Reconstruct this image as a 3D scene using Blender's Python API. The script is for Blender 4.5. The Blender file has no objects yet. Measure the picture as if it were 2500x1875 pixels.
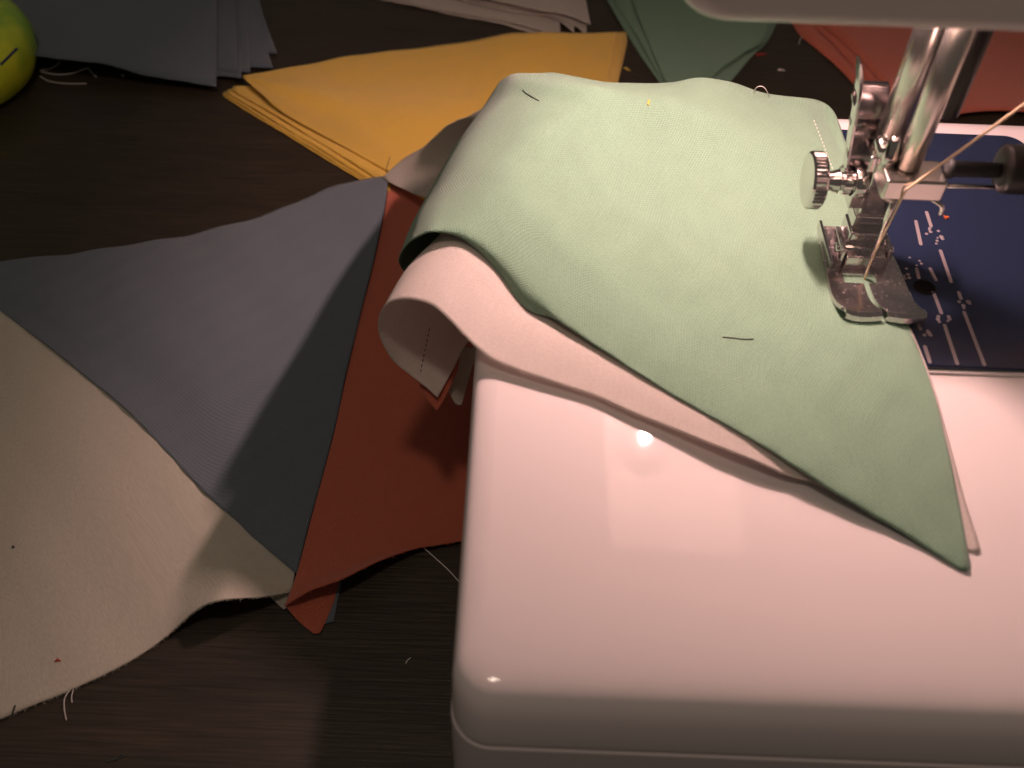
import bpy, bmesh, math, random
import numpy as np
from mathutils import Vector, Matrix

# ------------------------------------------------------------------ scene, camera, light
S = 0.001                                   # all shapes below are written in millimetres
sc = bpy.context.scene
col = sc.collection
F = 2500.0
PITCH = math.radians(49); ROLL = math.radians(2.2)
CAM = np.array([-93., -205., 192.])
_f = np.array([0, math.cos(PITCH), -math.sin(PITCH)])
_u0 = np.array([0, math.sin(PITCH), math.cos(PITCH)])
_r0 = np.array([1., 0, 0])
_r = _r0 * math.cos(ROLL) + _u0 * math.sin(ROLL)
_u = _u0 * math.cos(ROLL) - _r0 * math.sin(ROLL)

cd = bpy.data.cameras.new('camera')
cam = bpy.data.objects.new('camera', cd); col.objects.link(cam)
cd.sensor_fit = 'HORIZONTAL'; cd.sensor_width = 36; cd.lens = 36
cd.clip_start = 0.01; cd.clip_end = 50
m = Matrix.Identity(4)
for i in range(3):
    m[i][0] = _r[i]; m[i][1] = _u[i]; m[i][2] = -_f[i]; m[i][3] = CAM[i] * S
cam.matrix_world = m
cd.dof.use_dof = True; cd.dof.focus_distance = 0.315; cd.dof.aperture_fstop = 15
sc.camera = cam

w = bpy.data.worlds.new('World'); sc.world = w; w.use_nodes = True
bg = w.node_tree.nodes['Background']
bg.inputs[0].default_value = (0.85, 0.72, 0.60, 1); bg.inputs[1].default_value = 0.085

sc.view_settings.view_transform = 'Standard'; sc.view_settings.look = 'None'
sc.view_settings.exposure = 0.0; sc.view_settings.gamma = 1.0

LAMP = (-39.5, 38.0, 112.0)                  # the machine's own bulb, read from its reflection on the bed
LAMP_COLOR = (1.0, 0.62, 0.57)
LAMP_EMIT = 1400.0
ld = bpy.data.lights.new('room_lamp', 'AREA'); ld.shape = 'DISK'; ld.size = 0.13
ld.energy = 1.5; ld.color = (1.0, 0.78, 0.62)
rl = bpy.data.objects.new('room_lamp', ld); col.objects.link(rl)
rl.location = (-0.16, -0.24, 1.15)
rl.rotation_euler = (Vector((-0.15, 0.0, -0.07)) - rl.location).to_track_quat('-Z', 'Y').to_euler()

# ------------------------------------------------------------------ helpers
rnd = random.Random(7)
T = -75.0                                   # table top

def P(px, py, z):
    """point of the plane at height z that the photograph shows at pixel (px, py)"""
    d = F * _f + (px - 1250) * _r + (937.5 - py) * _u
    return CAM + (z - CAM[2]) / d[2] * d
def PY(px, py, y):
    d = F * _f + (px - 1250) * _r + (937.5 - py) * _u
    return CAM + (y - CAM[1]) / d[1] * d
def W(p):
    if p[0] == 'w': return np.array(p[1:], float)
    return P(*p)

def tag(o, label=None, cat=None, group=None, kind=None):
    if label: o['label'] = label
    if cat: o['category'] = cat
    if group: o['group'] = group
    if kind: o['kind'] = kind
    return o
def empty(name, loc, label, cat, group=None):
    o = bpy.data.objects.new(name, None); col.objects.link(o)
    o.empty_display_size = 0.01; o.location = [c * S for c in loc]
    return tag(o, label, cat, group)
def link(name, me, mat, parent=None, smooth=True):
    o = bpy.data.objects.new(name, me); col.objects.link(o)
    if mat: me.materials.append(mat)
    if smooth: me.polygons.foreach_set('use_smooth', [True] * len(me.polygons))
    if parent:
        o.parent = parent
        if parent.type == 'EMPTY': o.matrix_parent_inverse = Matrix.Translation(parent.location).inverted()
    return o
def mesh(name, verts, faces, mat, parent=None, smooth=True, bevel=0, autosmooth=None):
    me = bpy.data.meshes.new(name)
    me.from_pydata([tuple(float(c) * S for c in v) for v in verts], [], faces); me.validate()
    bm = bmesh.new(); bm.from_mesh(me); bmesh.ops.recalc_face_normals(bm, faces=bm.faces); bm.to_mesh(me); bm.free()
    o = link(name, me, mat, parent, smooth)
    if bevel:
        b = o.modifiers.new('bevel', 'BEVEL'); b.width = bevel * S; b.segments = 3; b.limit_method = 'ANGLE'
        b.angle_limit = math.radians(40); b.harden_normals = True
    return o

def box(x0, x1, y0, y1, z0, z1):
    v = [(x, y, z) for z in (z0, z1) for y in (y0, y1) for x in (x0, x1)]
    f = [(0, 1, 3, 2), (4, 6, 7, 5), (0, 4, 5, 1), (2, 3, 7, 6), (0, 2, 6, 4), (1, 5, 7, 3)]
    return v, f
def join(*parts):
    V = []; Fc = []
    for v, f in parts:
        n = len(V); V += list(v); Fc += [tuple(i + n for i in q) for q in f]
    return V, Fc
def tube(pts, r, n=8, cap=True):
    pts = [np.array(p, float) for p in pts]; V = []; Fc = []
    rs = r if isinstance(r, (list, tuple)) else [r] * len(pts)
    ref = np.array([0.13, 0.41, 0.9])
    t0 = pts[1] - pts[0]
    if abs(np.dot(ref, t0) / (np.linalg.norm(t0) + 1e-9)) > 0.9: ref = np.array([0.9, 0.2, 0.1])
    for i, p in enumerate(pts):
        t = pts[min(i + 1, len(pts) - 1)] - pts[max(i - 1, 0)]; t = t / (np.linalg.norm(t) + 1e-12)
        a = np.cross(t, ref); a /= np.linalg.norm(a); b = np.cross(t, a)
        for k in range(n):
            c = 2 * math.pi * k / n
            V.append(p + rs[i] * (math.cos(c) * a + math.sin(c) * b))
    for i in range(len(pts) - 1):
        for k in range(n):
            q = (k + 1) % n
            Fc.append((i * n + k, i * n + q, (i + 1) * n + q, (i + 1) * n + k))
    if cap:
        Fc.append(tuple(range(n))[::-1]); Fc.append(tuple((len(pts) - 1) * n + k for k in range(n)))
    return V, Fc
def lathe(profile, axis, origin, n=48, ridge=None):
    """profile: (along, radius) pairs turned about an axis ('x','y','z')"""
    V = []; Fc = []
    for (a, r) in profile:
        for k in range(n):
            c = 2 * math.pi * k / n
            rr = r
            if ridge and a >= ridge[0] and a <= ridge[1]: rr = r * (1 + (ridge[2] if k % 2 else -ridge[2]))
            q = (rr * math.cos(c), rr * math.sin(c))
            v = {'x': (a, q[0], q[1]), 'y': (q[0], a, q[1]), 'z': (q[0], q[1], a)}[axis]
            V.append(tuple(v[i] + origin[i] for i in range(3)))
    for i in range(len(profile) - 1):
        for k in range(n):
            q = (k + 1) % n
            Fc.append((i * n + k, i * n + q, (i + 1) * n + q, (i + 1) * n + k))
    Fc.append(tuple(range(n))); Fc.append(tuple((len(profile) - 1) * n + k for k in range(n)))
    return V, Fc

def cr(p, t):
    """Catmull-Rom through points p (n x 3) at parameters t in 0..n-1"""
    p = np.asarray(p, float); n = len(p)
    if n == 2: return p[0] + (p[1] - p[0]) * np.asarray(t)[:, None]
    ext = np.vstack([2 * p[0] - p[1], p, 2 * p[-1] - p[-2]])
    t = np.clip(np.asarray(t, float), 0, n - 1); i = np.minimum(t.astype(int), n - 2); u = (t - i)[:, None]
    a, b, c, d = ext[i], ext[i + 1], ext[i + 2], ext[i + 3]
    return 0.5 * (2 * b + (c - a) * u + (2 * a - 5 * b + 4 * c - d) * u * u + (3 * b - a - 3 * c + d) * u ** 3)
def resample(pts, n):
    """even spacing along the spline"""
    pts = np.array([W(p) for p in pts])
    k = len(pts); tt = np.linspace(0, k - 1, 60 * k); q = cr(pts, tt)
    L = np.concatenate([[0], np.cumsum(np.linalg.norm(np.diff(q, axis=0), axis=1))])
    if L[-1] < 1e-6: return np.repeat(q[:1], n, 0)
    s = np.linspace(0, L[-1], n)
    return np.stack([np.interp(s, L, q[:, j]) for j in range(3)], 1)
def bynode(pts, n):
    pts = np.array([W(p) for p in pts])
    return cr(pts, np.linspace(0, len(pts) - 1, n))

def wob(x, y, s):
    return (math.sin(x * .11 + s) * math.sin(y * .09 + 1.7 * s) + .6 * math.sin(x * .21 + y * .17 + 2.3 * s)
            + .35 * math.sin(-x * .43 + y * .37 + s * 4.1))

def patch(name, rows, mat, nu=70, nv=50, parent=None, wave=0.25, thick=0.34, even=True, seed=1.0, zmin=None, tag_=None):
    """cloth spanned by rows of control points; UV runs in millimetres along the cloth"""
    R = np.array([(resample if even else bynode)(r, nu) for r in rows])
    nr = len(rows)
    G = np.stack([cr(R[:, j], np.linspace(0, nr - 1, nv)) for j in range(nu)], 1)      # nv x nu x 3
    for i in range(nv):
        for j in range(nu):
            e = min(1, min(j, nu - 1 - j) / 5.) * .7 + .3
            G[i, j, 2] += wave * e * wob(G[i, j, 0], G[i, j, 1], seed)
    if zmin is not None: G[:, :, 2] = np.maximum(G[:, :, 2], zmin)
    U_ = np.zeros((nv, nu)); V_ = np.zeros((nv, nu))
    U_[:, 1:] = np.cumsum(np.linalg.norm(np.diff(G, axis=1), axis=2), axis=1)
    V_[1:, :] = np.cumsum(np.linalg.norm(np.diff(G, axis=0), axis=2), axis=0)
    me = bpy.data.meshes.new(name)
    idx = lambda i, j: i * nu + j
    faces = [(idx(i, j), idx(i, j + 1), idx(i + 1, j + 1), idx(i + 1, j)) for i in range(nv - 1) for j in range(nu - 1)]
    me.from_pydata([tuple(v) for v in (G.reshape(-1, 3) * S)], [], faces)
    uv = me.uv_layers.new(name='UVMap')
    lv = np.empty(len(me.loops), int); me.loops.foreach_get('vertex_index', lv)
    u = np.stack([U_.ravel()[lv], V_.ravel()[lv]], 1).astype('f').ravel()
    uv.data.foreach_set('uv', u)
    o = link(name, me, mat, parent)
    if thick:
        sd = o.modifiers.new('thickness', 'SOLIDIFY'); sd.thickness = thick * S; sd.offset = 0
    o['_'] = 0; del o['_']
    return o, G
def on(G_, px, py, lift=.3):
    """the point of a cloth grid that shows at a pixel"""
    q = G_.reshape(-1, 3); v = q - CAM; d = v @ _f
    x = 1250 + F * (v @ _r) / d; y = 937.5 - F * (v @ _u) / d
    dist = (x - px) ** 2 + (y - py) ** 2
    k = np.argsort(dist)[:40]
    k = k[dist[k] < 900] if (dist[k] < 900).any() else k[:1]
    k = k[d[k] < d[k].min() + 8][:4]                       # the layer nearest the eye
    wgt = 1 / (dist[k] + 1); z = float((q[k, 2] * wgt).sum() / wgt.sum())
    p = P(px, py, z + lift); return w(*p)
def w(x, y, z): return ('w', x, y, z)
def fuzz(edge, mat, parent, n=140, lo=.4, hi=1.5, r=.05, out=None, seed=3):
    """frayed fibres along a cut edge"""
    rr = random.Random(seed); V = []; Fc = []
    for k in range(n):
        t = rr.random() * (len(edge) - 1); i = min(int(t), len(edge) - 2); p = edge[i] + (edge[i + 1] - edge[i]) * (t - i)
        tg = edge[i + 1] - edge[i]; tg = tg / (np.linalg.norm(tg) + 1e-9)
        side = np.cross(tg, [0, 0, 1.]); side /= (np.linalg.norm(side) + 1e-9)
        if out is not None and np.dot(side, out) < 0: side = -side
        d = side * rr.uniform(.5, 1) + tg * rr.uniform(-.9, .9) + np.array([0, 0, rr.uniform(-.3, .5)])
        L = rr.uniform(lo, hi) * (1 if rr.random() < .85 else 1.9)
        q = [p - side * .2, p + d * L * .5, p + d * L + tg * rr.uniform(-.4, .4)]
        v, f = tube(q, [r, r, r * .6], 3, False)
        n0 = len(V); V += v; Fc += [tuple(a + n0 for a in z) for z in f]
    o = mesh('frayed_edge', V, Fc, mat, parent); o['kind'] = 'stuff'
    return o

# ------------------------------------------------------------------ materials
def new_mat(name):
    mt = bpy.data.materials.new(name); mt.use_nodes = True
    nt = mt.node_tree; b = nt.nodes['Principled BSDF']
    return mt, nt, b
def N(nt, t, **kw):
    n = nt.nodes.new(t)
    for k, v in kw.items(): setattr(n, k, v)
    return n
def cloth(name, c, pitch=0.72, depth=.5, sheen=.25, contrast=.16, mottle=.10, grain=.30, trans=.12):
    mt, nt, b = new_mat(name); L = nt.links
    uv = N(nt, 'ShaderNodeUVMap')
    warp = N(nt, 'ShaderNodeTexNoise'); warp.inputs['Scale'].default_value = .12; warp.inputs['Detail'].default_value = 3; L.new(uv.outputs[0], warp.inputs['Vector'])
    wm = N(nt, 'ShaderNodeVectorMath', operation='MULTIPLY_ADD')
    wm.inputs[1].default_value = (.4, .4, 0); L.new(warp.outputs['Color'], wm.inputs[0]); L.new(uv.outputs[0], wm.inputs[2])
    sp = N(nt, 'ShaderNodeSeparateXYZ'); L.new(wm.outputs[0], sp.inputs[0])
    def sine(sock):
        a = N(nt, 'ShaderNodeMath', operation='MULTIPLY'); a.inputs[1].default_value = 2 * math.pi / pitch; L.new(sock, a.inputs[0])
        s = N(nt, 'ShaderNodeMath', operation='SINE'); L.new(a.outputs[0], s.inputs[0]); return s
    sx, sy = sine(sp.outputs[0]), sine(sp.outputs[1])
    mul = N(nt, 'ShaderNodeMath', operation='MULTIPLY'); L.new(sx.outputs[0], mul.inputs[0]); L.new(sy.outputs[0], mul.inputs[1])
    add = N(nt, 'ShaderNodeMath', operation='MULTIPLY_ADD'); add.inputs[1].default_value = .45
    L.new(sx.outputs[0], add.inputs[0]); L.new(mul.outputs[0], add.inputs[2])
    fib = N(nt, 'ShaderNodeTexNoise'); fib.inputs['Scale'].default_value = 2.2; fib.inputs['Detail'].default_value = 3; L.new(uv.outputs[0], fib.inputs['Vector'])
    h = N(nt, 'ShaderNodeMath', operation='MULTIPLY_ADD'); h.inputs[1].default_value = 1.5; L.new(fib.outputs['Fac'], h.inputs[0]); L.new(add.outputs[0], h.inputs[2])
    bp = N(nt, 'ShaderNodeBump'); bp.inputs['Strength'].default_value = depth; bp.inputs['Distance'].default_value = .00022
    L.new(h.outputs[0], bp.inputs['Height']); L.new(bp.outputs[0], b.inputs['Normal'])
    big = N(nt, 'ShaderNodeTexNoise'); big.inputs['Scale'].default_value = .12; big.inputs['Detail'].default_value = 4; L.new(uv.outputs[0], big.inputs['Vector'])
    slub = N(nt, 'ShaderNodeTexNoise'); slub.inputs['Scale'].default_value = 1.0; slub.inputs['Detail'].default_value = 2
    mp = N(nt, 'ShaderNodeMapping'); mp.inputs['Scale'].default_value = (1.6, .12, 1); L.new(uv.outputs[0], mp.inputs[0]); L.new(mp.outputs[0], slub.inputs['Vector'])
    f1 = N(nt, 'ShaderNodeMath', operation='MULTIPLY_ADD'); f1.inputs[1].default_value = contrast * .5; f1.inputs[2].default_value = 1.0 - mottle * .5 - mottle * .4
    L.new(add.outputs[0], f1.inputs[0])
    f2 = N(nt, 'ShaderNodeMath', operation='MULTIPLY_ADD'); f2.inputs[1].default_value = mottle; L.new(big.outputs['Fac'], f2.inputs[0]); L.new(f1.outputs[0], f2.inputs[2])
    f3 = N(nt, 'ShaderNodeMath', operation='MULTIPLY_ADD'); f3.inputs[1].default_value = mottle * .8; L.new(slub.outputs['Fac'], f3.inputs[0]); L.new(f2.outputs[0], f3.inputs[2])
    gn = N(nt, 'ShaderNodeTexNoise'); gn.inputs['Scale'].default_value = 1.35; gn.inputs['Detail'].default_value = 2; gn.inputs['Roughness'].default_value = .7; L.new(uv.outputs[0], gn.inputs['Vector'])
    f4 = N(nt, 'ShaderNodeMath', operation='MULTIPLY_ADD'); f4.inputs[1].default_value = grain; L.new(gn.outputs['Fac'], f4.inputs[0])
    f5 = N(nt, 'ShaderNodeMath', operation='SUBTRACT'); f5.inputs[1].default_value = grain * .5; L.new(f3.outputs[0], f5.inputs[0]); L.new(f5.outputs[0], f4.inputs[2]); f3 = f4
    vm = N(nt, 'ShaderNodeVectorMath', operation='SCALE'); vm.inputs[0].default_value = c; L.new(f3.outputs[0], vm.inputs['Scale'])
    L.new(vm.outputs[0], b.inputs['Base Color'])
    b.inputs['Roughness'].default_value = .95; b.inputs['Specular IOR Level'].default_value = .12
    b.inputs['Sheen Weight'].default_value = sheen; b.inputs['Sheen Roughness'].default_value = .5
    tr = N(nt, 'ShaderNodeBsdfTranslucent'); L.new(vm.outputs[0], tr.inputs['Color']); L.new(bp.outputs[0], tr.inputs['Normal'])
    ms = N(nt, 'ShaderNodeMixShader'); ms.inputs[0].default_value = trans
    L.new(b.outputs[0], ms.inputs[1]); L.new(tr.outputs[0], ms.inputs[2]); L.new(ms.outputs[0], nt.nodes['Material Output'].inputs['Surface'])
    return mt
def plain(name, c, rough=.5, metal=0., spec=.5, coat=0., noise=0., nscale=200, bump=0.):
    mt, nt, b = new_mat(name); L = nt.links
    b.inputs['Base Color'].default_value = (*c, 1); b.inputs['Roughness'].default_value = rough
    b.inputs['Metallic'].default_value = metal; b.inputs['Specular IOR Level'].default_value = spec; b.inputs['Coat Weight'].default_value = coat
    if noise:
        tc = N(nt, 'ShaderNodeTexCoord'); n1 = N(nt, 'ShaderNodeTexNoise'); n1.inputs['Scale'].default_value = nscale; n1.inputs['Detail'].default_value = 5
        L.new(tc.outputs['Object'], n1.inputs['Vector'])
        mr = N(nt, 'ShaderNodeMapRange'); mr.inputs['To Min'].default_value = rough - noise * .5; mr.inputs['To Max'].default_value = rough + noise
        L.new(n1.outputs['Fac'], mr.inputs['Value']); L.new(mr.outputs[0], b.inputs['Roughness'])
        if bump:
            bp = N(nt, 'ShaderNodeBump'); bp.inputs['Strength'].default_value = bump; bp.inputs['Distance'].default_value = .0002
            L.new(n1.outputs['Fac'], bp.inputs['Height']); L.new(bp.outputs[0], b.inputs['Normal'])
    return mt

M = {}
M['green'] = cloth('green_cotton', (.225, .37, .26), pitch=.8, contrast=.24, depth=.4, mottle=.18, grain=.42)
M['cream'] = cloth('cream_cotton', (.62, .57, .49), trans=.25)
M['pink'] = cloth('pale_pink_cotton', (.84, .77, .72), pitch=.6, depth=.22, contrast=.08, trans=.40)
M['grey'] = cloth('grey_cotton', (.15, .185, .22))
M['beige'] = cloth('beige_cotton', (.56, .53, .44), pitch=.8, contrast=.03, depth=.10, grain=.62)
M['red'] = cloth('red_cotton', (.58, .15, .09))
M['yellow'] = cloth('yellow_cotton', (.93, .59, .09))
M['sage'] = cloth('sage_cotton', (.16, .31, .20))
M['white_plastic'] = plain('white_plastic', (.80, .725, .72), rough=.03, spec=.33)
M['head_plastic'] = plain('head_plastic', (.68, .65, .60), rough=.35)
M['inside'] = plain('dark_inside', (.05, .05, .05), rough=.6)
M['chrome'] = plain('chrome', (.72, .68, .68), rough=.09, metal=1, noise=.06, nscale=700)
M['steel'] = plain('worn_steel', (.74, .67, .68), rough=.17, metal=1, noise=.22, nscale=800, bump=.06)
M['bar'] = plain('bar_steel', (.70, .66, .62), rough=.26, metal=1)
M['dark_chrome'] = plain('dark_chrome', (.34, .30, .31), rough=.16, metal=1, noise=.08, nscale=500)
M['reflector'] = plain('reflector_white', (.16, .15, .145), rough=.6)
M['baffle'] = plain('baffle_grey', (.22, .21, .20), rough=.5)
M['black'] = plain('black_plastic', (.018, .016, .014), rough=.45)
M['plate_reflection'] = plain('plate_blue_reflection', (.014, .021, .050), rough=.16, noise=.06, nscale=160)  # chrome plate: reflection of a dark blue room painted as its base colour
M['mark'] = plain('engraved_mark', (.27, .23, .235), rough=.5)
M['hole'] = plain('dark_hole', (.004, .004, .004), rough=.9, spec=.1)
M['thread_gold'] = plain('tan_thread', (.76, .58, .38), rough=.7)
M['thread_white'] = plain('white_thread', (.78, .74, .68), rough=.8)
M['thread_dark'] = plain('dark_thread', (.05, .06, .05), rough=.8)
M['lint_red'] = plain('red_lint', (.5, .06, .04), rough=.9)
M['lint_yellow'] = plain('yellow_lint', (.7, .5, .1), rough=.9)

# dark stained wood: fine grain running along a slightly turned axis, satin varnish
mt, nt, b = new_mat('dark_stained_wood'); L = nt.links
tc = N(nt, 'ShaderNodeTexCoord')
mp = N(nt, 'ShaderNodeMapping'); mp.inputs['Rotation'].default_value = (0, 0, math.radians(-26)); mp.inputs['Scale'].default_value = (26, 760, 1)
L.new(tc.outputs['Object'], mp.inputs[0])
g = N(nt, 'ShaderNodeTexNoise'); g.inputs['Scale'].default_value = 1.6; g.inputs['Detail'].default_value = 8; g.inputs['Roughness'].default_value = .65
L.new(mp.outputs[0], g.inputs['Vector'])
mp2 = N(nt, 'ShaderNodeMapping'); mp2.inputs['Rotation'].default_value = (0, 0, math.radians(-26)); mp2.inputs['Scale'].default_value = (5, 40, 1)
L.new(tc.outputs['Object'], mp2.inputs[0])
g2 = N(nt, 'ShaderNodeTexNoise'); g2.inputs['Scale'].default_value = 2; g2.inputs['Detail'].default_value = 4; L.new(mp2.outputs[0], g2.inputs['Vector'])
mx = N(nt, 'ShaderNodeMath', operation='MULTIPLY_ADD'); mx.inputs[1].default_value = .3; L.new(g2.outputs['Fac'], mx.inputs[0]); L.new(g.outputs['Fac'], mx.inputs[2])
rp = N(nt, 'ShaderNodeValToRGB'); e = rp.color_ramp.elements
e[0].position = .40; e[0].color = (.010, .0065, .004, 1); e[1].position = .95; e[1].color = (.060, .044, .028, 1)
L.new(mx.outputs[0], rp.inputs[0]); L.new(rp.outputs[0], b.inputs['Base Color'])
b.inputs['Roughness'].default_value = .42; b.inputs['Specular IOR Level'].default_value = .5
bp = N(nt, 'ShaderNodeBump'); bp.inputs['Strength'].default_value = .5; bp.inputs['Distance'].default_value = .0003
L.new(g.outputs['Fac'], bp.inputs['Height']); L.new(bp.outputs[0], b.inputs['Normal'])
M['wood'] = mt

# lime plastic
mt, nt, b = new_mat('lime_plastic'); L = nt.links
tc = N(nt, 'ShaderNodeTexCoord'); n1 = N(nt, 'ShaderNodeTexNoise'); n1.inputs['Scale'].default_value = 45; n1.inputs['Detail'].default_value = 2
L.new(tc.outputs['Object'], n1.inputs['Vector'])
rp = N(nt, 'ShaderNodeValToRGB'); e = rp.color_ramp.elements
e[0].position = .35; e[0].color = (.30, .55, .04, 1); e[1].position = .65; e[1].color = (.80, .86, .05, 1)
L.new(n1.outputs['Fac'], rp.inputs[0]); L.new(rp.outputs[0], b.inputs['Base Color'])
b.inputs['Roughness'].default_value = .28; b.inputs['Subsurface Weight'].default_value = .3; b.inputs['Subsurface Radius'].default_value = (.006, .008, .002)
bp = N(nt, 'ShaderNodeBump'); bp.inputs['Strength'].default_value = .18; bp.inputs['Distance'].default_value = .002
L.new(n1.outputs['Fac'], bp.inputs['Height']); L.new(bp.outputs[0], b.inputs['Normal'])
M['lime'] = mt

mt, nt, b = new_mat('glowing_bulb')
b.inputs['Emission Color'].default_value = (*LAMP_COLOR, 1); b.inputs['Emission Strength'].default_value = LAMP_EMIT
b.inputs['Base Color'].default_value = (1, 1, 1, 1)
M['bulb'] = mt

# ------------------------------------------------------------------ table
tb = mesh('table', *box(-900, 700, -420, 900, T - 25, T), M['wood'], None, False, bevel=2)
tag(tb, 'dark stained wooden table top under the machine and cloth', None, None, 'structure')

# ------------------------------------------------------------------ sewing machine
sm = empty('sewing_machine', (30, -15, T), 'white sewing machine with chrome presser foot and chrome needle plate, its dark blue reflection painted in', 'sewing machine')

def rounded_box(x0, x1, y0, y1, z0, z1, rc, et, eb=0, fs=1.0, n=8, ne=8, ls=1.0):
    """vertical-corner radius rc, top edge radius et (front edge fs times larger), bottom edge radius eb"""
    V = []; Fc = []; rings = []
    lv = []
    if eb:
        for k in range(ne + 1):
            a = math.pi / 2 * k / ne; lv.append((eb * (1 - math.sin(a)), z0 + eb * (1 - math.cos(a)), False))
        lv = lv if lv[0][1] <= lv[-1][1] else lv[::-1]
    else: lv.append((0, z0, False))
    for k in range(ne + 1):
        a = math.pi / 2 * k / ne; lv.append((et * (1 - math.cos(a)), z1 - et * (1 - math.sin(a)), True))
    for (ins, z, top) in lv:
        fy = ins * (fs if top else 1)
        a0, a1, b0, b1 = x0 + ins * (ls if top else 1), x1 - ins, y0 + fy, y1 - ins
        r = max(rc - ins, rc * .35)
        ring = []
        for (cx, cy, st) in ((a1 - r, b1 - r, 0), (a0 + r, b1 - r, 90), (a0 + r, b0 + r, 180), (a1 - r, b0 + r, 270)):
            for k in range(n + 1):
                an = math.radians(st + 90 * k / n); ring.append((cx + r * math.cos(an), cy + r * math.sin(an), z))
        rings.append(ring)
    m_ = len(rings[0])
    for rg in rings: V += rg
    for i in range(len(rings) - 1):
        for k in range(m_):
            q = (k + 1) % m_
            Fc.append((i * m_ + k, i * m_ + q, (i + 1) * m_ + q, (i + 1) * m_ + k))
    Fc.append(tuple(range(m_))[::-1]); Fc.append(tuple((len(rings) - 1) * m_ + k for k in range(m_)))
    return V, Fc

def bed_shell():
    prof = [(0, 0, -16), (0, .4, -13), (0, 1.1, -9.6), (0, 2.1, -6.4), (.2, 3.4, -4.0), (.8, 5.2, -2.3), (1.8, 7.8, -1.25), (3.2, 11.5, -.6), (4.8, 16.5, -.2), (6, 22, -.04), (6.5, 26, 0)]
    q = cr(np.array(prof), np.linspace(0, len(prof) - 1, 34)); V = []; Fc = []
    for (il, fy, z) in q:
        a0, a1, b0, b1 = -103 + il, 190 - il, -123 + fy, 85 - il
        r = 8.5 - il * .7
        for (cx, cy, st) in ((a1 - r, b1 - r, 0), (a0 + r, b1 - r, 90), (a0 + r, b0 + r, 180), (a1 - r, b0 + r, 270)):
            for k in range(11):
                an = math.radians(st + 9 * k); V.append((cx + r * math.cos(an), cy + r * math.sin(an), min(z, 0)))
    n = 44
    for i in range(len(q) - 1):
        for k in range(n):
            p = (k + 1) % n; Fc.append((i * n + k, i * n + p, (i + 1) * n + p, (i + 1) * n + k))
    Fc.append(tuple(range(n))[::-1]); Fc.append(tuple((len(q) - 1) * n + k for k in range(n)))
    return V, Fc
bed = mesh('bed', *bed_shell(), M['white_plastic'], sm)
bm_ = bed.modifiers.new('wn', 'WEIGHTED_NORMAL'); bm_.keep_sharp = True
low = mesh('bed_base', *rounded_box(-103.3, 190.3, -123.4, 85.3, -70, -16.6, 8.8, .8, .5), M['white_plastic'], sm)
mesh('bed_seam', *rounded_box(-102.2, 189, -122, 84, -17.1, -15.7, 8, .1), M['inside'], sm)
for (x, y) in ((-88, -114), (-88, 70), (170, -114), (170, 70)):
    mesh('rubber_foot', *lathe([(T + .02, 6), (T + 1, 6.5), (-69, 7)], 'z', (x, y, 0), 20), M['black'], sm)
mesh('pillar', *rounded_box(118, 188, -60, 78, -2, 190, 12, 4), M['head_plastic'], sm)

# head: shell with rounded edges, open dark underside
def head_shell():
    V = []; Fc = []
    prof = []                                # outline in X-Z, rounded lower left corner
    x0, x1, z0, z1, r = -67, 196, 93.2, 178, 11
    for (cx, cz, st) in ((x1 - r, z1 - r, 0), (x0 + 16, z1 - 16, 90), (x0 + r, z0 + r, 180), (x1 - r, z0 + r, 270)):
        rr = 16 if st == 90 else r
        for k in range(11):
            a = math.radians(st + 9 * k); prof.append((cx + rr * math.cos(a), cz + rr * math.sin(a)))
    n = len(prof); cx = (x0 + x1) / 2; cz = (z0 + z1) / 2
    st = [(-30.0 + e * (1 - math.sin(a)), e * (1 - math.cos(a))) for e in (4.0,) for a in [math.pi / 2 * k / 6 for k in range(7)]]
    # y station, inset
    lv = [(-30 + 4 * (1 - math.sin(math.pi / 2 * k / 6)), 4 * (1 - math.cos(math.pi / 2 * k / 6))) for k in range(7)][::-1]
    lv = [(y, i) for (y, i) in sorted(lv)]
    lv = [(-30 + 4 * (1 - math.cos(math.pi / 2 * k / 6)), 4 * (1 - math.sin(math.pi / 2 * k / 6))) for k in range(7)]
    lv += [(0, 0), (30, 0), (66, 0)] + [(66 + 4 * math.sin(math.pi / 2 * k / 6), 4 * (1 - math.cos(math.pi / 2 * k / 6))) for k in range(1, 7)]
    for (y, ins) in lv:
        for (x, z) in prof:
            sx = ins * (x - cx) / ((x1 - x0) / 2); sz = ins * (z - cz) / ((z1 - z0) / 2)
            V.append((x - sx, y, z - sz))
    for i in range(len(lv) - 1):
        for k in range(n):
            q = (k + 1) % n; Fc.append((i * n + k, i * n + q, (i + 1) * n + q, (i + 1) * n + k))
    Fc.append(tuple(range(n))); Fc.append(tuple((len(lv) - 1) * n + k for k in range(n)))
    return V, Fc
V_, F_ = head_shell()
def low_open(q):
    c = np.mean([V_[i] for i in q], 0); return c[2] < 93.6 and -26 < c[1] < 60 and -60 < c[0] < 190
F_ = [q for q in F_ if not low_open(q)]
hd = mesh('head', V_, F_, M['head_plastic'], sm)
sd = hd.modifiers.new('wall', 'SOLIDIFY'); sd.thickness = 2.2 * S; sd.offset = -1
hd.modifiers.new('wn', 'WEIGHTED_NORMAL')
mesh('head_baffle', *join(box(-12, 116, 6, 54, 99, 112), box(-12, 116, -26, 6, 104, 112)), M['baffle'], sm, False, bevel=1)  # unseen blocks added inside the head to keep lamp light off the right side
mesh('lamp_socket', *lathe([(128, 9), (121, 9), (119, 6.5), (116.4, 3.4), (115.6, 2.4)], 'z', (LAMP[0], LAMP[1], 0), 32), M['inside'], sm)
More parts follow.
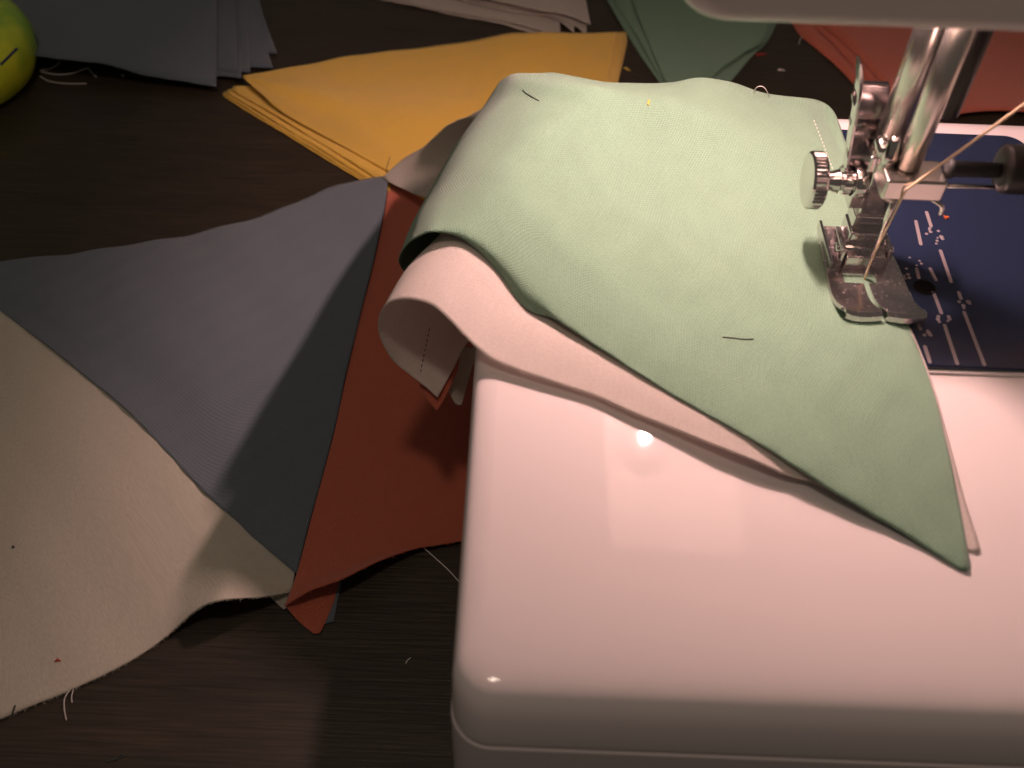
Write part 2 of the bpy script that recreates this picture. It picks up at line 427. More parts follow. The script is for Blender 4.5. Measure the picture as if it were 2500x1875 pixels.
mesh('bulb', *tube([(LAMP[0] + 3.5 * t_, LAMP[1] + 4.5 + 9.5 * t_, LAMP[2] + 1.2 * abs(t_)) for t_ in np.linspace(-1, 1, 15)], [.5, 1.5] + [2.2] * 11 + [1.5, .5], 14), M['bulb'], sm)
mesh('bulb_neck', *lathe([(LAMP[2] + 1.0, .7), (117, .7)], 'z', (LAMP[0] + 1.6, LAMP[1] + 4.5, 0), 12), M['inside'], sm)
# dark fitting that shows under the head at the right
mesh('thread_cutter', *lathe([(0, .5), (.5, 3.2), (3.5, 3.6), (4.5, 2)], 'y', (9.5, -33, 87), 24), M['black'], sm)

# needle plate with its guide marks
plate = mesh('needle_plate', *rounded_box(-22, 66, -28.4, 73, -.5, 2, 6, .5), M['plate_reflection'], sm)
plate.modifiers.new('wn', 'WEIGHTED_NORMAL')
mesh('plate_rim', *rounded_box(-22.8, 66.8, -29.4, 73.8, -.5, .75, 6.4, .3), M['white_plastic'], sm)
def mark(p0, p1, wd=.95):
    a, b_ = P(*p0, 2.0), P(*p1, 2.0); d = b_ - a; d /= np.linalg.norm(d); s = np.array([d[1], -d[0], 0]) * wd / 2
    v = []; n = 6
    pts = []
    for k in range(n + 1):
        an = math.pi * k / n; pts.append(b_ + s * math.cos(an) + d * math.sin(an) * wd / 2)
    for k in range(n + 1):
        an = math.pi * k / n; pts.append(a - s * math.cos(an) - d * math.sin(an) * wd / 2)
    m_ = len(pts); v = [(p[0], p[1], 1.99) for p in pts] + [(p[0], p[1], 2.05) for p in pts]
    f = [tuple(range(m_, 2 * m_))] + [(k, (k + 1) % m_, m_ + (k + 1) % m_, m_ + k) for k in range(m_)]
    mesh('guide_mark', v, f, M['mark'], plate, False)
for a in (((2218, 714), (2232, 748)), ((2234, 778), (2247, 803)), ((2258, 846), (2270, 884)),
          ((2279, 714), (2298, 764)), ((2306, 794), (2337, 888)), ((2341, 714), (2346, 729)), ((2354, 762), (2403, 890)),
          ((2238, 656), (2243, 678)), ((2271, 656), (2285, 684)), ((2296, 612), (2322, 688)),
          ((2236, 540), (2248, 596)), ((2262, 518), (2273, 552))):
    mark(*a)
def numeral(dots):
    parts = []
    for (x, y, r) in dots:
        p = P(x, y, 2.0); parts.append(lathe([(1.98, r * 1.3), (2.06, r * 1.3), (2.10, r * .8)], 'z', (p[0], p[1], 0), 10))
    mesh('engraved_numeral', *join(*parts), M['mark'], plate)
numeral([(2262, 571, .36), (2270, 557, .38), (2272, 566, .42), (2269, 561, .3)])
numeral([(2291, 564, .36), (2298, 578, .5), (2301, 583, .42), (2288, 588, .34), (2286, 595, .3), (2289, 581, .26)])
numeral([(2217, 670, .40), (2220, 678, .38), (2210, 680, .34), (2208, 674, .3), (2213, 656, .28)])
numeral([(2245, 637, .30), (2250, 644, .34), (2238, 648, .24), (2221, 629, .26)])
numeral([(2257, 818, .40), (2267, 812, .52), (2271, 818, .45), (2265, 808, .36)])
numeral([(2291, 773, .42), (2290, 780, .45), (2294, 786, .38), (2316, 773, .4), (2318, 779, .42), (2314, 784, .3)])
numeral([(2342, 737, .40), (2352, 746, .45), (2364, 737, .55), (2367, 741, .4), (2353, 752, .35)])
hp = P(2257, 702, 2)
mesh('screw_recess', *lathe([(1.98, 3.0), (2.06, 3.0), (2.06, 2.6), (2.02, 2.5)], 'z', (hp[0], hp[1], 0), 32), M['hole'], plate)

# bars that come down out of the head
mesh('presser_bar', *lathe([(30, 4.0), (94, 4.0)], 'z', (.6, 14.5, 0), 40), M['bar'], sm)
mesh('needle_bar', *lathe([(40.5, 2.2), (41.2, 3.0), (94, 3.0)], 'z', (1.4, 1.6, 0), 40), M['bar'], sm)
mesh('threader_bar', *lathe([(52, 1.6), (53, 2.5), (94, 2.7)], 'z', (8.2, 6.5, 0), 32), M['black'], sm)
# presser foot and its holder
foot = mesh('presser_foot', *join(box(-2.4, 7.4, 11, 17, 17, 35), box(-4.6, 7.6, 10, 18.5, 32, 37)), M['chrome'], sm, True, bevel=.6)
def sole():
    ys = [21, 18, 12, 6, 2.3, -1.3, -4, -6.5, -8.5, -10.5, -12.3, -13.6, -14.5, -15.4, -15.7, -15.1]
    zt = [5.2, 4.6, 4.5, 4.5, 4.5, 4.5, 4.5, 4.6, 5.0, 5.7, 6.5, 7.1, 7.2, 6.3, 4.8, 3.5]
    Lx = [-8.2, -8.4, -8.7, -8.9, -9.0, -9.1, -9.2, -9.2, -9.1, -9.0, -8.8, -8.4, -7.8, -7.4, -7.4, -7.8]
    Rx = [9.6, 10.0, 10.8, 11.4, 11.7, 11.9, 12.1, 12.3, 12.5, 12.7, 12.9, 13.2, 13.5, 13.5, 13.2, 12.6]
    xs = [0, .07, .14, .21, .30, .39, .455, .52, .575, .63, .72, .82, .92, 1]
    V = [(l + (r - l) * s, y + (0 if i < 10 else (-1) * .7 * math.sin(math.pi * min(1, (s / .455 if s < .5 else (s - .52) / .48))) ), z + (.5 * (1 - min(1, (s - 0) / .07)) if s < .07 else 0))
         for i, (y, z, l, r) in enumerate(zip(ys, zt, Lx, Rx)) for s in xs]
    n = len(xs); Fc = []
    for i in range(len(ys) - 1):
        for j in range(n - 1):
            if ys[i] == 2.3 and 3 <= j <= 8: continue           # needle slot
            if i >= 5 and j == 6: continue                      # gap between the toes
            Fc.append((i * n + j, i * n + j + 1, (i + 1) * n + j + 1, (i + 1) * n + j))
    return V, Fc
so = mesh('foot_sole', *sole(), M['steel'], foot, True)
sd = so.modifiers.new('solid', 'SOLIDIFY'); sd.thickness = 1.1 * S; sd.offset = -1
bv = so.modifiers.new('bevel', 'BEVEL'); bv.width = .35 * S; bv.segments = 3; bv.limit_method = 'ANGLE'; bv.harden_normals = True
if so.data.polygons[0].normal.z < 0: so.data.flip_normals()
mesh('hinge_block', *join(box(-4.2, 6.6, 4.2, 10.5, 4.4, 8.8), box(-5.9, -4.4, 5, 15, 4.4, 10.5), box(6.8, 8.2, 5, 15, 4.4, 10.5)), M['steel'], foot, True, bevel=.5)
mesh('ankle', *join(box(-4.0, 6.4, 8, 16.5, 9, 14), box(-3.4, 6.9, 10.4, 17, 13.5, 18)), M['chrome'], foot, True, bevel=.8)
mesh('hinge_pin', *lathe([(-6.6, 1.2), (-6.4, 1.5), (8.8, 1.5), (9, 1.2)], 'x', (0, 8.2, 8.2), 20), M['chrome'], foot)
mesh('side_flange', *box(-8.6, -7.7, 3, 21, 4.3, 7.4), M['chrome'], foot, True, bevel=.35)
# knurled clamp screw at the left
scr = mesh('thumb_screw', *lathe([(-17.6, .4), (-17.9, 4.5), (-17.7, 6.8), (-17.1, 7.4), (-14.4, 7.4), (-13.8, 6.9), (-13.7, 3.4), (-13.3, 2.6), (-11.6, 2.5), (-9.6, 3.2), (-9.2, 2.4), (-8.6, 2.4), (-8.5, 3.5), (-6.6, 3.5), (-6.5, 2.9), (-5.8, 2.9)], 'x', (0, 14.0, 26.2), 84, ridge=(-17.15, -14.3, .018)), M['chrome'], sm, True)
scr.modifiers.new('edge', 'EDGE_SPLIT').split_angle = math.radians(38)
mesh('clamp_collar', *join(lathe([(-6, 4.1), (-5.5, 4.5), (-3, 4.5), (-2.5, 4)], 'x', (0, 14, 26.2), 36), box(-6, -1.5, 10.5, 17.5, 20, 26)), M['chrome'], foot, True, bevel=.5)
bp_ = cr(np.array([(22, 50), (20, 47.6), (18.6, 45), (18.0, 43), (19.2, 41), (19.4, 39), (18, 37), (16.4, 33.5), (16.2, 30), (17.5, 26)]), np.linspace(0, 9, 50))
V = []; Fc = []
for i_, (yy, zz) in enumerate(bp_):
    xl = -10.4 + 2.4 * min(1, max(0, (50 - zz) / 14)) + .5 * math.sin(zz * .9)
    for (a_, b_) in ((xl, 0), (-1.2, 0), (-1.2, 2.2), (xl, 2.2)): V.append((a_, yy + b_, zz))
for i_ in range(len(bp_) - 1):
    for k in range(4):
        q = (k + 1) % 4; Fc.append((i_ * 4 + k, i_ * 4 + q, i_ * 4 + 4 + q, i_ * 4 + 4 + k))
Fc += [(0, 1, 2, 3), tuple(len(V) - 4 + k for k in range(4))]
mesh('lifter_bracket', V, Fc, M['dark_chrome'], sm, True, bevel=.35)
lv = [PY(2098, 147, 20), PY(2098, 200, 20), PY(2089, 265, 19.5), PY(2078, 325, 19), PY(2069, 380, 18), PY(2062, 420, 17)]
V = []; Fc = []
for i, p in enumerate(cr(np.array(lv), np.linspace(0, 5, 26))):
    wd = 1.1 - .02 * i + (0 if i > 2 else -.5 + .2 * i)
    for (a, b_) in ((-wd, -2.2), (wd, -2.2), (wd, 2.2), (-wd, 2.2)): V.append((p[0] + a * .55, p[1] + b_, p[2]))
for i in range(25):
    for k in range(4):
        q = (k + 1) % 4; Fc.append((i * 4 + k, i * 4 + q, i * 4 + 4 + q, i * 4 + 4 + k))
Fc += [(0, 1, 2, 3), (100, 101, 102, 103)]
mesh('lifter_arm', V, Fc, M['chrome'], sm, True, bevel=.25)
# needle clamp, needle
clamp = mesh('needle_clamp', *join(box(-4.6, 10.2, -4.0, 5.2, 34.6, 40.4), lathe([(32.8, 2.2), (33.6, 3.2), (34.9, 3.4)], 'z', (-.9, -.5, 0), 32)), M['bar'], sm, True, bevel=.7)
mesh('clamp_horn', *join(lathe([(40.4, 2.4), (43, 2.2), (46.5, 1.5), (48, 1.0)], 'z', (-3.2, 3.2, 0), 24), lathe([(0, 1.7), (5, 1.6), (6.5, 1.2)], 'y', (-4.6, 3, 43.2), 24)), M['chrome'], clamp)
mesh('clamp_screw', *lathe([(10.2, 2.4), (11.5, 2.4), (11.6, 2.0), (22.5, 1.9)], 'x', (0, 0, 41.8), 28), M['inside'], clamp)
mesh('clamp_screw_rod', *lathe([(10.2, .55), (22.5, .55)], 'x', (0, -2.0, 38.2), 12), M['bar'], clamp)
mesh('clamp_knob', *lathe([(22.8, 3), (23.2, 5.4), (24, 5.9), (34, 5.9), (35, 5)], 'x', (0, 0, 42.3), 40, ridge=(23.9, 34.1, .02)), M['black'], clamp)
hk = [PY(2262, 478, -1), PY(2284, 492, -2), PY(2300, 506, -2.5), PY(2296, 524, -2.5)]
mesh('thread_hook', *tube(cr(np.array(hk), np.linspace(0, 3, 14)), .55, 10), M['bar'], clamp)
mesh('needle', *lathe([(1.4, .12), (4, .35), (9, .42), (22, .45), (24, .85), (35, .9)], 'z', (1.3, 1.6, 0), 20), M['chrome'], sm)

# thread running from the take-up down to the needle
tp = [(46, -5, 96), PY(2500, 255, -5.0), PY(2213, 463, -4.8), PY(2205, 478, -4.6), PY(2174, 540, -1.6), PY(2143, 602, 1.0), PY(2124, 645, 1.2), (1.25, 1.0, 3.4)]
q = np.vstack([np.linspace(tp[0], tp[1], 6), np.linspace(tp[1], tp[2], 14)[1:], cr(np.array(tp[2:]), np.linspace(0, 5, 40))[1:]])
th = mesh('sewing_thread', *tube(q, [.36] * 18 + [.26] * (len(q) - 18), 8), M['thread_gold'], None)
tag(th, 'tan sewing thread slanting down from the right to the needle eye', 'thread')

# ------------------------------------------------------------------ cloth on the machine
def w(x, y, z): return ('w', x, y, z)

# green pennant, rolled at the left and standing up in a ridge at the back
g_lip = [(1060, 720, -15), (1024, 690, -14.5), (993, 660, -12), (976, 626, -6), (1000, 586, 5), (1042, 562, 11), (1082, 566, 11.2), (1140, 592, 10), (1212, 660, 7.4), (1285, 752, 5), (1378, 788, 4.6),
         (1512, 873, 4.6), (1641, 953, 4.6), (1868, 1090, 4.4), (2047, 1208, 2.2), (2225, 1316, 1.1), (2345, 1392, .5)]
g_a = [(1060, 715, -14.5), (1024, 687, -14), (992, 657, -11.5), (977, 623, -5), (1002, 583, 6), (1044, 559, 12.5), (1086, 559, 13.5), (1140, 570, 13), (1212, 614, 11), (1290, 688, 9), (1380, 776, 7),
       (1514, 866, 5.6), (1643, 945, 5.4), (1870, 1079, 5.6), (2050, 1191, 4), (2230, 1293, 2), (2366, 1383, 1)]
g_b = [(1080, 660, -21), (1050, 610, -19), (1020, 572, -16), (1012, 540, -9.5), (1030, 508, -1), (1068, 486, 7), (1125, 478, 11.5), (1190, 488, 13.5), (1270, 530, 12), (1360, 600, 9.5), (1460, 668, 7),
       (1600, 750, 5.2), (1740, 825, 4.6), (1950, 960, 4.2), (2110, 1060, 3.6), (2260, 1180, 2.6), (2352, 1290, 1.5)]
g_c = [(1130, 560, -19), (1100, 520, -16), (1072, 490, -14), (1060, 458, -7.5), (1080, 428, 0), (1120, 408, 7.5), (1190, 402, 12), (1260, 414, 13.5), (1340, 446, 11), (1440, 512, 8.2), (1550, 572, 6),
       (1690, 645, 4.6), (1820, 712, 4), (2000, 815, 3.9), (2130, 895, 3.7), (2240, 985, 3.2), (2310, 1080, 2.4)]
g_d = [(1175, 470, -16), (1150, 430, -13), (1125, 398, -12), (1110, 364, -6.5), (1130, 335, 1), (1170, 318, 8), (1240, 315, 12.5), (1310, 325, 14), (1400, 355, 11.5), (1510, 415, 8.4), (1620, 470, 6.2),
       (1750, 535, 4.8), (1870, 600, 4.2), (2020, 690, 3.9), (2130, 765, 3.8), (2215, 850, 3.6), (2268, 925, 3.3)]
g_e = [(1230, 390, -12), (1210, 345, -9), (1186, 310, -8), (1170, 281, -3.5), (1190, 260, 3), (1230, 246, 9.5), (1310, 245, 14), (1390, 255, 15), (1490, 285, 12.5), (1600, 335, 9), (1710, 385, 6.6),
       (1830, 440, 5), (1930, 500, 4.3), (2040, 580, 3.9), (2110, 640, 3.8), (2170, 705, 3.7), (2206, 768, 3.6)]
g_f = [(1290, 310, -7), (1262, 268, -3), (1236, 240, -3), (1206, 224, 0.5), (1226, 205, 6), (1262, 194, 12), (1345, 202, 16), (1430, 213, 17), (1545, 232, 14), (1660, 258, 12), (1760, 292, 9.5),
       (1860, 335, 7), (1945, 380, 5.5), (2040, 450, 4.4), (2090, 510, 4), w(8.4, 14, 3.8), w(9, 12, 3.7)]
g_g = [(1300, 300, -6), (1272, 255, -1), (1248, 222, 0), (1224, 203, 2.5), (1240, 190, 5), (1272, 181, 9), (1345, 186, 12), (1430, 197, 13.5), (1545, 207, 12), (1640, 208, 10.5), (1715, 199, 11),
       (1800, 216, 8.5), (1880, 238, 6.5), (1960, 252, 6.5), (2012, 268, 4.5), (2040, 292, 5.4), (2058, 330, 4.2)]
g_h = []
for k, p in enumerate(g_g):
    q_ = W(p); g_h.append(w(q_[0] + (.5 if k > 5 else 2.5), q_[1] + (5 * (1 - .55 * k / 16) if k > 5 else 1.0 + .5 * k), q_[2] - (5.5 if k < 6 else 2.2 if k < 13 else 1.0)))
g_i = []
for k, p in enumerate(g_h): g_i.append(w(p[1] + .5, p[2] + 3, max(p[3] - 9 + .25 * k, 1.0)))
gp, G = patch('green_pennant', [g_lip, g_a, g_b, g_c, g_d, g_e, g_f, g_g, g_h, g_i], M['green'], 130, 120, None, .30, .34, even=False, seed=2.2)
tag(gp, 'large sage green cloth pennant lying under the presser foot and rolled over at its left', 'pennant', 'pennants of the bunting being sewn')
fuzz(G[13], M['green'], gp, 420, .3, 1.1, .045, seed=5)
# a row of stitches near the seam edge of the green cloth
V = []; Fc = []
def stitches(px0, px1, g_, n, mat, parent, r=.16, lift=.2):
    for k in range(n):
        t = (k + .15) / n; t2 = (k + .75) / n
        a, b_ = [np.array(on(g_, px0[0] + (px1[0] - px0[0]) * q_, px0[1] + (px1[1] - px0[1]) * q_, .15)[1:]) for q_ in (t, t2)]
        mid = (a + b_) / 2 + np.array([0, 0, lift])
        mesh('stitch', *tube([a - [0, 0, .1], mid, b_ - [0, 0, .1]], r, 6), mat, parent)

# pale pink pennant between the green cloth and the bed; it curls over the bed's left edge
p_a = [(1068, 970, -24), (1040, 945, -24), (1003, 916, -22), (966, 886, -18), (942, 852, -13), (927, 815, -8), (925, 782, -3), (936, 752, 2), (960, 735, 5), (1000, 730, 7), (1050, 743, 7.5), (1092, 776, 6.8), (1130, 816, 5.6), (1172, 856, 4.0), (1215, 885, 3.2),
       (1330, 926, 2.6), (1450, 966, 2.2), (1540, 1006, 2.4), (1640, 1045, 3.0), (1740, 1085, 3.8), (1840, 1124, 4.0), (1920, 1160, 3.0), (2000, 1184, 2), (2130, 1245, 1.2), (2270, 1305, .6), (2386, 1350, .45)]
p_b = [(1107, 900, -25), (1088, 880, -25), (1060, 850, -23), (1028, 810, -19), (1002, 770, -14), (985, 730, -8), (983, 692, -3), (990, 662, 2), (1010, 645, 5.5), (1048, 634, 8), (1100, 645, 9), (1140, 672, 8.2), (1186, 726, 6.6), (1236, 770, 5), (1300, 800, 4.4),
       (1400, 846, 4.2), (1500, 890, 4), (1600, 935, 4.2), (1700, 985, 4.6), (1790, 1025, 5), (1870, 1062, 4.8), (1960, 1105, 3.8), (2060, 1160, 2.4), (2180, 1225, 1.4), (2300, 1290, .8), (2390, 1328, .6)]
p_c = [(1143, 834, -25), (1130, 815, -25), (1108, 780, -23), (1088, 745, -19), (1066, 700, -13), (1056, 655, -7), (1055, 615, -1), (1062, 588, 4), (1080, 572, 8), (1106, 572, 9.6), (1142, 592, 9.6), (1180, 632, 8.4), (1226, 684, 6.6), (1278, 745, 4.4), (1310, 764, 3.8),
       (1420, 800, 3.4), (1540, 848, 3.2), (1650, 895, 3.1), (1750, 942, 3), (1830, 985, 2.9), (1910, 1025, 2.7), (2000, 1065, 2.3), (2090, 1110, 1.9), (2190, 1165, 1.4), (2280, 1205, 1), (2354, 1215, .8)]
p_d = [(1210, 790, -24), (1195, 760, -24), (1170, 715, -22), (1145, 670, -18), (1128, 625, -12), (1120, 580, -6), (1122, 540, 0), (1132, 515, 4), (1150, 502, 6), (1180, 505, 7), (1216, 530, 7), (1250, 570, 6.4), (1290, 625, 5.2), (1340, 670, 3.9), (1400, 700, 3.2),
       (1500, 745, 2.8), (1600, 790, 2.6), (1700, 835, 2.5), (1800, 878, 2.5), (1880, 912, 2.5), (1960, 945, 2.4), (2040, 980, 2.2), (2120, 1020, 2), (2200, 1060, 1.7), (2270, 1085, 1.4), (2319, 1085, 1.2)]
p_e = [(1260, 700, -22), (1245, 660, -22), (1222, 620, -20), (1200, 575, -15), (1186, 530, -9), (1182, 490, -4), (1186, 455, 1), (1196, 435, 4), (1214, 428, 5.5), (1244, 435, 6), (1280, 460, 5.8), (1314, 495, 5.2), (1350, 535, 4.2), (1400, 570, 3.4), (1460, 600, 3),
       (1560, 640, 2.6), (1660, 680, 2.5), (1760, 715, 2.5), (1850, 745, 2.5), (1930, 775, 2.5), (2000, 800, 2.5), (2070, 825, 2.5), (2130, 850, 2.5), (2190, 878, 2.5), (2240, 905, 2.5), (2273, 925, 2.4)]
p_f = [(1330, 560, -16), (1315, 530, -16), (1295, 500, -14), (1275, 465, -10), (1262, 430, -5), (1258, 395, -1), (1262, 370, 2), (1272, 355, 4), (1290, 352, 5), (1320, 360, 5.2), (1355, 380, 5), (1390, 405, 4.6), (1430, 435, 4), (1480, 460, 3.4), (1540, 485, 3),
       (1630, 525, 2.7), (1720, 560, 2.6), (1810, 595, 2.6), (1890, 625, 2.6), (1960, 655, 2.6), (2020, 680, 2.6), (2080, 705, 2.6), (2130, 730, 2.6), (2170, 755, 2.6), (2200, 780, 2.6), (2226, 806, 2.6)]
pp, K = patch('pale_pink_pennant', [p_a, p_b, p_c, p_d, p_e, p_f], M['pink'], 150, 70, None, .06, .32, even=False, seed=4.1)
tag(pp, 'pale pink cloth pennant beneath the green one, curling over the bed edge', 'pennant', 'pennants of the bunting being sewn')
fuzz(K[0], M['pink'], pp, 120, .2, .7, .035, seed=11)
stitches((1049, 800), (1026, 912), K, 9, M['thread_dark'], pp, .13, .2)
stitches((1986, 292), (2040, 432), G, 16, M['thread_white'], gp, .14, .25)

# corners of the next pennants showing under the pink tip
rt, _ = patch('red_corner', [[(1024, 940, -26.5), (1040, 970, -26.5), (1066, 1003, -26.5)], [(1070, 905, -26.5), (1078, 940, -26.5), (1086, 972, -26.5)], [(1122, 868, -26.5), (1120, 885, -26.5), (1117, 905, -26.5)]], M['red'], 14, 14, None, .1)
tag(rt, 'small red cloth corner peeking out just below the pink tip', 'cloth corner')
ct, CT = patch('cream_corner', [[(1130, 845, -30), (1105, 900, -30), (1092, 950, -31)], [(1150, 850, -30), (1130, 910, -31), (1112, 985, -32)], [(1170, 840, -30), (1152, 900, -31), (1127, 988, -32)]], M['cream'], 20, 14, None, .1)
tag(ct, 'narrow cream cloth corner hanging between the pink tip and the machine side', 'cloth corner')

# ------------------------------------------------------------------ bunting lying on the table
t_ = T
ch, CH = patch('cream_pennant', [[(935, 432, t_ + 5.5), (985, 388, t_ + 10), (1040, 352, t_ + 20), (1092, 306, t_ + 38), (1140, 283, t_ + 52), (1195, 255, -14)],
                             [(938, 436, t_ + 5.5), (1000, 430, t_ + 10), (1075, 400, t_ + 22), (1140, 360, t_ + 38), (1200, 330, t_ + 52), (1250, 310, -16)],
                             [(945, 442, t_ + 5.5), (1030, 482, t_ + 12), (1090, 490, t_ + 24), (1160, 450, t_ + 36), (1230, 400, t_ + 50), (1290, 380, -20)]], M['cream'], 40, 30, None, .3)
tag(ch, 'dim cream pennant rising from the table to the back of the green roll', 'pennant', 'pennants of the bunting being sewn')
fuzz(CH[0], M['cream'], ch, 60, .3, 1.2, .05, seed=21)

ge_top = [(-130, 660), (0, 640), (110, 626), (200, 618), (300, 600), (460, 572), (600, 540), (700, 505), (800, 462), (880, 440), (948, 428)]
ge_low = [(-130, 662), (0, 757), (100, 832), (200, 912), (300, 994), (400, 1094), (500, 1202), (570, 1264), (620, 1312), (680, 1362), (724, 1400)]
right_e = [(948, 428), (938, 510), (912, 635), (888, 732), (862, 840), (843, 920), (818, 1040), (790, 1150), (757, 1270), (724, 1400)]
rows = []
def lerp(a, b_, t): return a + (b_ - a) * t
for k in range(10):
    t = k / 9; row = []
    re = right_e[k]
    for j in range(11):
        s = j / 10
        a = ge_top[j]; b_ = ge_low[j]
        x = lerp(a[0], b_[0], t); y = lerp(a[1], b_[1], t)
        # blend the last columns onto the curved right edge
        rx, ry = re; lx, ly = lerp(ge_top[10][0], ge_low[10][0], t), lerp(ge_top[10][1], ge_low[10][1], t)
        x += (rx - lx) * s ** 2; y += (ry - ly) * s ** 2
        z = t_ + 1.2 + 3.0 * math.sin(math.pi * s) * math.sin(math.pi * t) + 4.0 * (1 - t) * s ** 4 + 2.3 * math.exp(-((t - 1) / .12) ** 2)
        row.append((x, y, z))
    rows.append(row)
gr, GG = patch('grey_pennant', rows, M['grey'], 90, 80, None, .45, .34, even=False, seed=1.3)
tag(gr, 'wide slate grey pennant spread across the table between the red and beige ones', 'pennant', 'pennants of the bunting being sewn')

bt = [(-140, 640), (0, 753), (100, 828), (200, 908), (300, 988), (400, 1088), (500, 1196), (570, 1259), (620, 1306), (680, 1357), (720, 1396)]
bb = [(-160, 1830), (0, 1757), (95, 1716), (185, 1680), (280, 1634), (370, 1580), (425, 1537), (482, 1487), (540, 1464), (636, 1457), (712, 1444)]
rows = []
for k in range(8):
    t = k / 7; row = []
    for j in range(11):
        a, b_ = bt[j], bb[j]; s = j / 10
        lift = 10.5 * math.exp(-((s - .80) / .13) ** 2) * t ** 2
        z = t_ + 2.6 + 2.6 * math.sin(math.pi * t) * (1 - .5 * s) + lift - 1.8 * t * (1 - math.exp(-((s - .8) / .2) ** 2))
        row.append((lerp(a[0], b_[0], t), lerp(a[1], b_[1], t), z))
    rows.append(row)
be, BE = patch('beige_pennant', rows, M['beige'], 100, 80, None, .3, .36, even=False, seed=3.7)
tag(be, 'coarse beige pennant at the near left with a raised lower edge', 'pennant', 'pennants of the bunting being sewn')
fuzz(BE[-1], M['beige'], be, 420, .25, .8, .05, out=np.array([0, -1., 0]), seed=31)
for k, pts in enumerate([[(170, 1685), (158, 1705), (157, 1730), (162, 1758)], [(179, 1683), (175, 1700), (176, 1715)]]):
    mesh('loose_thread', *tube(cr(np.array([on(BE, x, y, .1)[1:] if i == 0 else P(x, y, t_ + 1.2 - .3 * i) for i, (x, y) in enumerate(pts)]), np.linspace(0, len(pts) - 1, 16)), .13, 6), M['thread_white'], be)
mesh('dark_mark', *tube([np.array(on(BE, x, y, .2)[1:]) for x, y in ((37, 1722), (34, 1731), (30, 1742))], .28, 6), M['thread_dark'], be)

r_l = [(952, 430), (940, 510), (914, 635), (890, 732), (864, 840), (845, 920), (820, 1040), (792, 1150), (759, 1270), (726, 1396), (696, 1479)]
r_r = [(1080, 520), (1190, 600), (1250, 700), (1250, 790), (1235, 870), (1220, 950), (1205, 1040), (1190, 1110), (1180, 1180), (1165, 1250), (1150, 1313)]
rows = []
for k in range(11):
    t = k / 10; row = []
    for j in range(8):
        s = j / 7
        x, y = lerp(r_l[k][0], r_r[k][0], s), lerp(r_l[k][1], r_r[k][1], s)
        if k == 10: y = np.interp(x, [696, 760, 820, 900, 1000, 1055, 1150], [1479, 1441, 1419, 1382, 1342, 1334, 1318])
        if k == 9: y += 18 * math.sin(math.pi * s)
        lift = 6.5 * math.exp(-((s - .3) / .32) ** 2) * max(0, (t - .72) / .28) ** 1.5
        z = t_ + 2.6 + 1.6 * math.sin(math.pi * s) * (1 - .5 * t) + lift - 1.4 * s
        if s > .8: z = min(z, t_ + 2.4)
        row.append((x, y, z))
    rows.append(row)
rd, RD = patch('red_pennant', rows, M['red'], 70, 90, None, .22, .34, even=False, seed=5.2, zmin=t_ + .6)
tag(rd, 'brick red pennant running along the machine side with its tip turned under', 'pennant', 'pennants of the bunting being sewn')
fl, _ = patch('turned_tip', [[(697, 1480, t_ + 4), (727, 1515, t_ + 1.0), (764, 1546, t_ + .8)], [(740, 1452, t_ + 2.0), (765, 1495, t_ + .9), (780, 1545, t_ + .8)], [(800, 1410, t_ + 1), (812, 1440, t_ + .8), (794, 1520, t_ + .8)], [(835, 1385, t_ + 1), (832, 1405, t_ + .8), (815, 1470, t_ + .8)]], M['red'], 30, 30, rd, .05)
fuzz(RD[-1], M['red'], rd, 90, .25, .8, .05, out=np.array([0, -1., 0]), seed=33)
fuzz(GG[0], M['grey'], gr, 110, .25, .8, .05, out=np.array([0, 1., 0]), seed=34)
gs, _ = patch('grey_strip', [[(800, 1400, t_ + .5), (797, 1465, t_ + .5), (776, 1528, t_ + .5)], [(838, 1400, t_ + .5), (828, 1450, t_ + .5), (815, 1517, t_ + .5)]], M['grey'], 14, 8, None, .02)
tag(gs, 'thin grey cloth strip on the table beside the turned red tip', 'cloth corner')
cs, _ = patch('cream_tip', [[(650, 1448, t_ + 1), (690, 1440, t_ + 1), (725, 1440, t_ + 1)], [(692, 1488, t_ + 1), (696, 1486, t_ + 1), (720, 1470, t_ + 1)]], M['cream'], 14, 10, None, .02)
tag(cs, 'tiny cream cloth tip between the beige pennant and the red fold', 'cloth corner')

# ------------------------------------------------------------------ stacks of cut pennants behind
def sheet(name, rows, mat, label, group, seed, wave=.35, nu=44, nv=20):
    o, g_ = patch(name, rows, mat, nu, nv, None, wave, .3, even=False, seed=seed)
    return tag(o, label, 'cut pennant', group), g_
gg = 'grey pennants stacked at the far left'
sheet('cut_grey_pennant', [[(300, -320, t_ + .5), (420, -320, t_ + .5), (600, -160, t_ + .5), (629, 0, t_ + .6)], [(300, 100, t_ + .5), (450, 110, t_ + .5), (590, 122, t_ + .5), (677, 131, t_ + 1.2)]], M['grey'], 'lowest grey sheet of the stack with its corner farthest to the right', gg, 1)
sheet('cut_grey_pennant', [[(300, -320, t_ + 1.1), (420, -320, t_ + 1.1), (585, -160, t_ + 1.1), (612, 0, t_ + 1.1)], [(300, 150, t_ + 1.1), (450, 155, t_ + 1.1), (590, 163, t_ + 1.3), (667, 167, t_ + 1.4)]], M['grey'], 'second lowest grey sheet, square corner above the yellow stack', gg, 2)
sheet('cut_grey_pennant', [[(280, -320, t_ + 1.8), (420, -320, t_ + 1.8), (560, -160, t_ + 1.8), (602, 0, t_ + 1.8)], [(280, 155, t_ + 1.8), (430, 165, t_ + 1.8), (540, 172, t_ + 1.8), (611, 178, t_ + 1.8)]], M['grey'], 'third grey sheet from the bottom showing a narrow strip', gg, 3)
